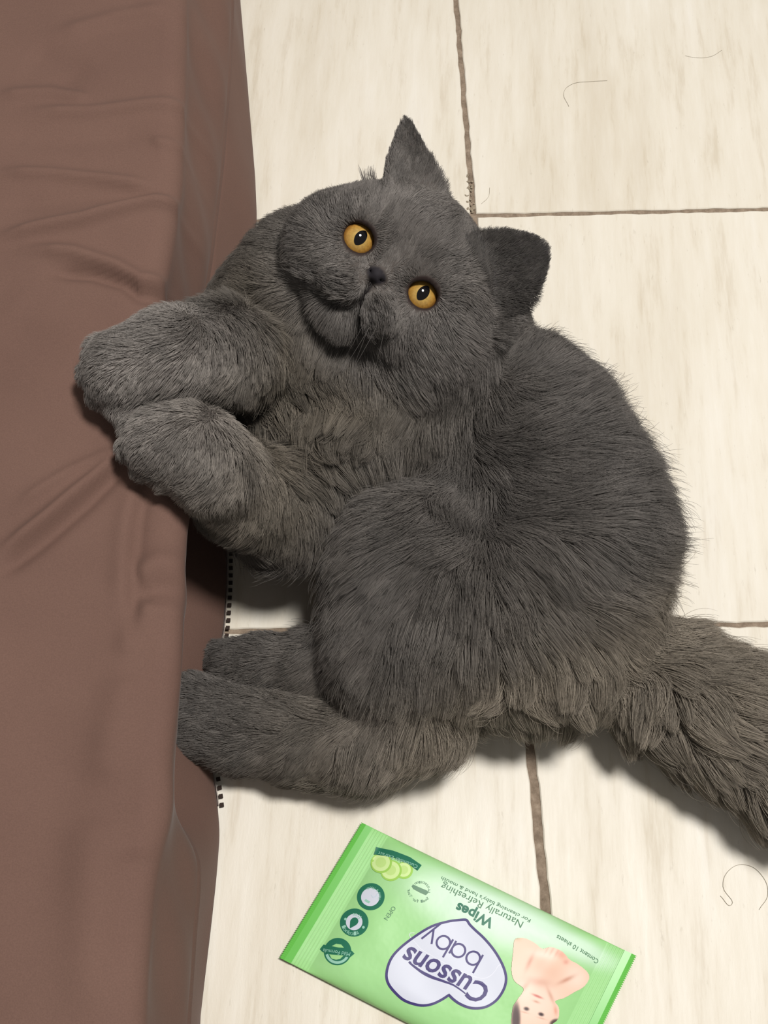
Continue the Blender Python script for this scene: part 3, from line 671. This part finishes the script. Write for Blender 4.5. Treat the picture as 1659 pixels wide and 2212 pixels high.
# orientation: make the upper face look up
fu = grid_faces(nu_, nv_)
nz_ = np.cross(top[1,0]-top[0,0], top[0,1]-top[0,0])[2]
allf = np.concatenate([fu, fu[:,::-1]+nT]+sidef); allf = allf if nz_ > 0 else allf[:,::-1]
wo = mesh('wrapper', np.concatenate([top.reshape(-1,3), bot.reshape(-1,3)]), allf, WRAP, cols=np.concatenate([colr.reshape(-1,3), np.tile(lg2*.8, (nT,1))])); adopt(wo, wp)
SEALM = pmat('dark_green_film', lin(98,180,76), .25)
for side in (0, 1):                                                        # crimped end strips with a saw-tooth edge
    nt_ = 74; v, f = [], []
    for k_ in range(nt_*2+1):
        vv_ = PLv*k_/(nt_*2); tooth = .0009 if k_ % 2 else 0.
        for (uo, dz) in ((tooth, 0), (.0030, .0003), (.0068, .0002)):
            u = uo if side == 0 else PLu-uo
            for zz in (1, -1): p = uv2w(u, vv_); v.append((p[0], p[1], p[2]+(.0004+dz if zz == 1 else -.0012)))
    for k_ in range(nt_*2):
        a, b = k_*6, k_*6+6
        for q in ((0,2),(2,4)): f += [(a+q[0], b+q[0], b+q[1], a+q[1]), (a+q[0]+1, a+q[1]+1, b+q[1]+1, b+q[0]+1)]
        f += [(a, a+1, b+1, b), (a+4, b+4, b+5, a+5)]
    s_ = mesh('end_seal', v, f, SEALM, smooth=False); adopt(s_, wp)
# --- prints are thin films following the pouch
def refine(poly, name, material, dz, parent=wp, step=.0022):               # filled outline, split fine enough to follow the pillow
    bm = bmesh.new(); vs_ = [bm.verts.new((q[0], q[1], 0)) for q in poly]; bm.faces.new(vs_)
    bmesh.ops.triangulate(bm, faces=bm.faces[:])
    for _ in range(6):
        e_ = [x for x in bm.edges if x.calc_length() > step]
        if not e_: break
        bmesh.ops.subdivide_edges(bm, edges=e_, cuts=1); bmesh.ops.triangulate(bm, faces=bm.faces[:])
    return film(bm, name, material, dz, parent)
def film(bm, name, material, dz, parent=wp):
    bm.verts.index_update(); uv = np.array([v.co[:2] for v in bm.verts]); f = [[v.index for v in fc.verts] for fc in bm.faces]; bm.free()
    w = uv2w(uv[:,0], uv[:,1], dz); o = mesh(name, w, f, material, smooth=True); adopt(o, parent) if parent is wp else adopt2(o, parent); 
    return o
def adopt2(o, par): o.parent = par
def pxpoly(pts): return [px2uv(*q) for q in pts]
def spline(pts, n=8):
    pts = np.array(pts, float); m = len(pts); out = []
    for i in range(m):
        p0, p1, p2, p3 = pts[i-1], pts[i], pts[(i+1) % m], pts[(i+2) % m]
        for t in np.linspace(0, 1, n, endpoint=False): out.append(.5*(2*p1+(p2-p0)*t+(2*p0-5*p1+4*p2-p3)*t*t+(3*p1-p0-3*p2+p3)*t**3))
    return np.array(out)
def band(pts, wid, name, material, dz, parent=wp, closed=False):           # stroked line of given width
    pts = np.array(pts); n = len(pts); v = []; f = []
    wid = np.broadcast_to(wid, n)
    for i in range(n):
        a = pts[i-1] if (closed or i > 0) else pts[i]; b = pts[(i+1) % n] if (closed or i < n-1) else pts[i]; d = b-a; d = d/(np.linalg.norm(d)+1e-12); nn = np.array([-d[1], d[0]])
        v += [pts[i]+nn*wid[i]/2, pts[i]-nn*wid[i]/2]
    for i in range(n if closed else n-1): j = (i+1) % n; f.append((2*i, 2*i+1, 2*j+1, 2*j))
    v = np.array(v); w = uv2w(v[:,0], v[:,1], dz); o = mesh(name, w, f, material); adopt(o, wp) if parent is wp else adopt2(o, parent); return o
NAVY = pmat('navy_ink', lin(66,58,112)); WHITE = pmat('white_ink', lin(206,210,223), .4); DGREEN = pmat('deep_green_ink', lin(44,112,88)); PALE = pmat('pale_green_ink', lin(150,200,180)); GREY = pmat('grey_green_ink', lin(86,128,98))
c2 = lambda L: [(800+x*.2411, 1900+y*.2411) for x, y in L]
heart_px = c2([(845,360),(770,366),(690,378),(550,420),(400,510),(260,620),(180,720),(145,840),(160,930),(220,1010),(300,1080),(400,1118),(480,1128),(560,1113),(640,1075),(700,1036),(704,1036),(745,1075),(800,1113),(880,1146),(960,1153),(1040,1138),(1120,1088),(1175,1018),(1208,940),(1212,860),(1180,760),(1110,640),(1020,530),(940,455),(890,405),(868,372)])
heart_uv = spline(pxpoly(heart_px), 4)
ho_ = refine(heart_uv, 'heart_emblem', WHITE, .00022); ho_['label'] = 'white heart emblem with navy outline'
band(heart_uv, .00125, 'heart_outline', NAVY, .00034, ho_, True)
stick = pxpoly(c2([(395,480),(430,600),(560,690),(760,800),(960,880),(1060,870),(1130,790),(1110,700)])); band(spline(stick, 6)[:-6], .0003, 'sticker_edge', pmat('faint_grey_ink', lin(222,224,234)), .0003, ho_)
def text_mesh(s, bold=0.):
    cu = bpy.data.curves.new('lettering', 'FONT'); cu.body = s; cu.size = 1.; cu.offset = bold; cu.resolution_u = 3
    o = bpy.data.objects.new('lettering', cu); COL.objects.link(o); dg_ = bpy.context.evaluated_depsgraph_get(); dg_.update()
    me = bpy.data.meshes.new_from_object(o.evaluated_get(dg_)); v = np.array([q.co[:2] for q in me.vertices]).reshape(-1,2); f = [tuple(p.vertices) for p in me.polygons]
    bpy.data.objects.remove(o); bpy.data.curves.remove(cu); bpy.data.meshes.remove(me); return v, f
CAPH = .69
def lettering(s, p0, p1, hpx, material, dz, name='lettering', parent=wp, bold=0., slant=0.):
    a, b = px2uv(*p0), px2uv(*p1); d = b-a; L = np.linalg.norm(d); d /= L; up = np.array([-d[1], d[0]])
    if np.cross(np.append(pe_u,0), np.append(pe_v,0))[2] < 0: up = -up if False else up
    h = hpx*.001/4.02
    v, f = text_mesh(s, bold); x0, x1 = v[:,0].min(), v[:,0].max(); sx = L/(x1-x0); sy = h/CAPH
    q = a + ((v[:,0]-x0)*sx+v[:,1]*sy*slant)[:,None]*d + (v[:,1]*sy)[:,None]*up
    o = mesh(name, uv2w(q[:,0], q[:,1], dz), f, material, smooth=False); adopt(o, wp) if parent is wp else adopt2(o, parent); return o
lettering('Cussons', (1062,2133), (884,2044), 40, NAVY, .0004, 'brand_lettering', ho_, .018, .12)
sw = spline(pxpoly(c2([(365,745),(440,815),(540,870),(650,910),(750,950),(830,1015)])), 8)[:40]; band(sw, np.interp(np.linspace(0,1,len(sw)), [0,.35,1], [.0007,.0016,.0005]), 'underline_swash', NAVY, .0004, ho_)
# the thin round "baby" letters, drawn as strokes
ba, bb_ = np.array(px2uv(1046,2066)), np.array(px2uv(925,2003)); bd = (bb_-ba); bL = np.linalg.norm(bd); bd /= bL; bu = np.array([-bd[1], bd[0]])
def bpt(x, y): return ba + bd*x*bL + bu*y*bL
R0 = .105; tS = .0010
def ringp(cx, cy, r): return [bpt(cx+r*math.cos(t), cy+r*math.sin(t)) for t in np.linspace(0, 2*math.pi, 28, endpoint=False)]
for kind, x in (('b',.03),('a',.29),('b',.56)):
    cx = x+R0+.005; band(ringp(cx, R0, R0), tS, 'brand_letter', NAVY, .0004, ho_, True)
    sx_ = x if kind == 'b' else cx+R0; band([bpt(sx_, -.01), bpt(sx_, .31 if kind == 'b' else .21)], tS, 'brand_letter', NAVY, .0004, ho_)
band([bpt(.82,.21), bpt(.905,.0)], tS, 'brand_letter', NAVY, .0004, ho_); band([bpt(1.0,.21), bpt(.86,-.13)], tS, 'brand_letter', NAVY, .0004, ho_)
lettering('Wipes', (1069,1987), (990,1950), 20, DGREEN, .0003, bold=.03)
lettering('Naturally Refreshing', (1131,1995-3), (957,1907), 14, GREY, .0003)
lettering("For cleansing baby's hand & mouth", (1147,1986), (955,1893), 7.5, GREY, .0003)
lettering('Content 10 sheets', (1300,2073), (1205,2019), 9.5, GREY, .0003)
lettering('OPEN', (848,1957), (829,1984), 9, GREY, .0003)
# cucumber slices and their ribbon
CUC1, CUC2 = pmat('cucumber_rind_ink', lin(158,204,96)), pmat('cucumber_flesh_ink', lin(206,232,160)); CUC3 = pmat('cucumber_seed_ink', lin(190,222,138))
def disc(px, py, r, n=40): return [px2uv(px+r*math.cos(t), py+r*math.sin(t)) for t in np.linspace(0, 2*math.pi, n, endpoint=False)]
for k_, (x, y, r) in enumerate(((873,1880,19),(845,1880,23),(824,1862,23))):
    o = refine(disc(x, y, r), 'cucumber_slice', CUC1, .00022+.00012*k_); refine(disc(x-1, y-1, r-3.5), 'slice_flesh', CUC2, .00026+.00012*k_, o); refine(disc(x-1, y-1, r*.5), 'slice_seeds', CUC3, .00030+.00012*k_, o)
rib = refine(pxpoly([(813,1826),(808,1842),(850,1851),(880,1864),(902,1881),(911,1869),(886,1851),(850,1836)]), 'ribbon_print', DGREEN, .0007)
lettering('Cucumber Extract', (903,1869.5), (819,1836), 7.5, PALE, .0008, parent=rib)
def arc_text(s, px, py, r, a0, a1, h, material, dz, parent, flip=False):   # letters along a circle, angles in degrees in the picture
    n = len(s)
    for i, ch in enumerate(s):
        if ch == ' ': continue
        an = math.radians(a0+(a1-a0)*(i+.5)/n); da = math.radians((a1-a0)/n)*.40; rr = r
        lettering(ch, (px+rr*math.cos(an-da), py+rr*math.sin(an-da)), (px+rr*math.cos(an+da), py+rr*math.sin(an+da)), h, material, dz, 'ring_letter', parent)
def badge(px, py, r, name, label): o = refine(disc(px, py, r), name, DGREEN, .00022); o['label'] = label; return o
b1 = badge(801,1936,30, 'round_badge', 'green ring badge with a white centre'); refine(disc(800,1937,20), 'badge_centre', WHITE, .0003, b1)
arc_text('Hand & Mouth', 801, 1936, 22.0, 20, -120, 6, PALE, .0004, b1)
refine(pxpoly([(790,1941),(800,1947),(797,1951),(787,1945)]), 'badge_mark', PALE, .0004, b1); band(pxpoly([(802,1932),(806,1938),(812,1936),(815,1930)]), .0006, 'badge_mark', pmat('pale_grey_ink', lin(196,208,220)), .0004, b1)
b2 = badge(765,1992,31, 'round_badge', 'green badge with a drop in its white centre'); refine(disc(765,1991,18), 'badge_centre', WHITE, .0003, b2)
drop = [(756,2004),(756,1994),(757,1987),(762,1982),(768,1981),(773,1985),(774,1991),(770,1997),(763,2001)]
refine(spline(pxpoly(drop), 4), 'badge_drop', DGREEN, .0004, b2)
arc_text('Free', 765, 1992, 20.5, -35, -100, 8, PALE, .0004, b2); arc_text('Alcohol', 765, 1992, 28.5, 65, 165, -8, PALE, .0004, b2)
for q in ((746,1984),(785,2003)): refine(disc(*q, 3, 12), 'badge_dot', PALE, .0004, b2)
b3 = badge(729,2055,30, 'round_badge', 'green badge crossed by a ribbon'); refine(pxpoly([(716,2043),(726,2038),(737,2040),(743,2047),(728,2046)]), 'badge_window', pmat('light_green_ink', tuple(lg)), .0003, b3); refine(pxpoly([(711,2061),(742,2064),(735,2071),(726,2073),(716,2070)]), 'badge_window', pmat('light_green_ink', tuple(lg)), .0003, b3)
band([px2uv(729+24*math.cos(t), 2055+24*math.sin(t)) for t in np.linspace(.5, 2.9, 24)], .0013, 'badge_band', PALE, .0003, b3)
r3 = refine(pxpoly([(698,2039),(690,2049),(697,2056),(730,2060),(755,2069),(766,2060),(757,2051),(730,2046)]), 'badge_ribbon', DGREEN, .0004, b3)
lettering('Mild Formula', (757,2057.5), (698,2048), 7.5, PALE, .0005, parent=b3)
# tear-seal stamp
sl_ = refine(pxpoly([(892,1911),(889,1915),(893,1921),(908,1929),(920,1934),(925,1929),(922,1924),(905,1917)]), 'seal_stamp', GREY, .0003)
arc_text('Protection', 908, 1925, 21.5, 10, -130, 6, GREY, .0003, sl_); arc_text('Seal for Your', 907, 1924, 26.5, 40, 190, -6, GREY, .0003, sl_)
# printed picture of a baby, painted per vertex on a thin film
c3 = lambda L: [(1040+x*.217, 1960+y*.217) for x, y in L]
def inside(poly, X, Y):
    poly = np.array(poly); r = np.zeros(X.shape, bool); j = len(poly)-1
    for i in range(len(poly)):
        xi, yi = poly[i]; xj, yj = poly[j]
        with np.errstate(divide='ignore', invalid='ignore'): c = ((yi > Y) != (yj > Y)) & (X < (xj-xi)*(Y-yi)/(yj-yi)+xi)
        r ^= c; j = i
    return r
torso = spline(c3([(330,320),(420,305),(520,350),(600,410),(690,395),(800,440),(880,520),(960,560),(1060,630),(1100,700),(1040,790),(930,850),(830,905),(740,935),(780,1000),(785,1080),(760,1130),(700,1180),(680,1290),(520,1360),(380,1320),(300,1200),(305,1010),(345,930),(415,815),(330,740),(295,640),(310,450)]), 5)
gxp = np.arange(1098, 1285, 1.0); gyp = np.arange(2022, 2262, 1.0); GXp, GYp = np.meshgrid(gxp, gyp, indexing='ij')
ms = inside(torso, GXp, GYp)
skin = np.array(lin(232,196,174)); shade = np.array(lin(196,140,118)); lightc = np.array(lin(244,222,208)); hair_ = np.array(lin(74,58,60)); lip = np.array(lin(204,120,112)); eyec = np.array(lin(58,46,54))
pic = np.tile(skin, (*GXp.shape,1))
def dab(cx, cy, rx, ry, ang, c, amt, hard=1.):
    global pic
    cx, cy = 1040+cx*.217, 1960+cy*.217; rx *= .217; ry *= .217; a = math.radians(ang); X, Y = GXp-cx, GYp-cy
    q = ((X*math.cos(a)+Y*math.sin(a))/rx)**2+((-X*math.sin(a)+Y*math.cos(a))/ry)**2; w = (amt*np.exp(-q**hard))[...,None]; pic = pic*(1-w)+c*w
dab(560,950,260,260,0,lightc,.6); dab(960,700,160,120,30,lightc,.7); dab(620,620,180,110,15,np.array(lin(214,170,146)),.6)
dab(560,740,130,45,10,shade,.55); dab(480,540,22,90,25,shade,.8); dab(850,720,90,22,-25,shade,.8); dab(690,880,20,90,-25,shade,.6); dab(430,790,25,60,40,shade,.5); dab(345,300,45,30,20,np.array(lin(140,150,100)),.6)
dab(610,470,120,40,10,lightc,.6); dab(790,470,60,40,30,np.array(lin(222,160,140)),.8); dab(840,545,30,25,0,np.array(lin(214,140,124)),.6); dab(700,430,14,50,30,shade,.5); dab(750,450,12,50,30,shade,.5); dab(650,420,10,45,30,shade,.35)
dab(555,885,60,13,22,lip,.95,1.5); dab(545,940,34,12,20,shade,.7); dab(445,1010,30,20,15,eyec,.95,2); dab(595,1065,32,20,18,eyec,.95,2); dab(425,1045,45,8,15,shade,.5); dab(600,1105,45,8,15,shade,.5)
dab(745,1030,20,45,-10,np.array(lin(214,120,90)),.5); dab(340,1120,48,190,0,hair_,.97,3); dab(740,1150,60,40,-20,hair_,.95,3); dab(540,1330,260,110,0,hair_,.97,3)
uvp = np.array([px2uv(x, y) for x, y in np.stack([GXp.ravel(), GYp.ravel()], 1)])
fb = grid_faces(*GXp.shape); kf = ms.ravel()[fb].sum(1) >= 3; fb = fb[kf]
used = np.unique(fb); rm = np.full(GXp.size, -1); rm[used] = np.arange(len(used)); fb = rm[fb]
PIC = attr_mat('printed_picture', .4, .25)
wv_ = uv2w(uvp[used,0], uvp[used,1], .0004)
nzz = np.cross(wv_[fb[0,1]]-wv_[fb[0,0]], wv_[fb[0,3]]-wv_[fb[0,0]])[2]
bo = mesh('baby_picture', wv_, fb if nzz > 0 else fb[:,::-1].copy(), PIC, cols=pic.reshape(-1,3)[used]); adopt(bo, wp); bo['label'] = 'printed picture of a baby'

# ------------------------------------------------------------------ stray hairs, lint and grit
def stray(name, pts, z, r, material, label, cat, group=None):
    cu = bpy.data.curves.new(name, 'CURVE'); cu.dimensions = '3D'; cu.bevel_depth = r; cu.bevel_resolution = 1; cu.resolution_u = 6
    sp = cu.splines.new('BEZIER'); sp.bezier_points.add(len(pts)-1)
    for b, q in zip(sp.bezier_points, pts): b.co = P(*q, z); b.handle_left_type = b.handle_right_type = 'AUTO'
    o = bpy.data.objects.new(name, cu); COL.objects.link(o); dg_ = bpy.context.evaluated_depsgraph_get(); dg_.update()
    me = bpy.data.meshes.new_from_object(o.evaluated_get(dg_)); me.materials.clear(); me.materials.append(material); bpy.data.objects.remove(o)
    return tag(link(bpy.data.objects.new(name, me)), label, cat, group)
HAIRM = mat('shed_hair', lin(150,140,122), .6, .3)
stray('shed_hair', [(1229,230),(1218,200),(1235,182),(1275,176),(1312,174)], .0004, .00010, HAIRM, 'thin shed hair hooked like a question mark on the tile above the ear', 'hair')
stray('shed_hair', [(1480,120),(1500,124),(1535,122),(1560,108)], .0004, .00008, HAIRM, 'short shallow curved shed hair on the tile corner far from the cat', 'hair')
stray('shed_hair', [(1556,1935),(1580,1955),(1562,1915),(1575,1880),(1610,1868),(1645,1890),(1659,1930),(1640,1965)], .0004, .00010, HAIRM, 'looping shed hair on the tile below the tail', 'hair')
stray('shed_hair', [(1040,440),(1055,425),(1058,405)], .0004, .00008, HAIRM, 'tiny curved shed hair beside the grout crossing', 'hair')
def crumb(px, py, z, r, material, name, label, cat, group=None):
    bm = bmesh.new(); bmesh.ops.create_icosphere(bm, subdivisions=1, radius=r)
    for v in bm.verts: v.co *= random.uniform(.6, 1.3); v.co.z *= .6
    bm.normal_update(); me = bpy.data.meshes.new(name); bm.to_mesh(me); bm.free(); me.materials.append(material); o = bpy.data.objects.new(name, me); o.location = P(px, py, z); link(o); return tag(o, label, cat, group) if label else o
WL = mat('white_lint', lin(225,215,205), .9, .1)
o = crumb(71,1052,MH+.0006,.0009,WL,'lint_speck','white lint speck on the brown sheet below the diagonal creases','lint'); o.scale = (.7,1.5,1); o.rotation_euler.z = -.5
GR = mat('grout_crumb', lin(150,138,120), .95, .1)
for k_ in range(46):                                   # crumbled grout heaped at the tile corner
    t = random.random()**.8; x = 1012+t*8+random.gauss(0,5); y = 372+t*88
    o = crumb(x, y, .0002, random.uniform(.0004,.0011), GR, 'grout_crumb', None, None); o.parent = floor
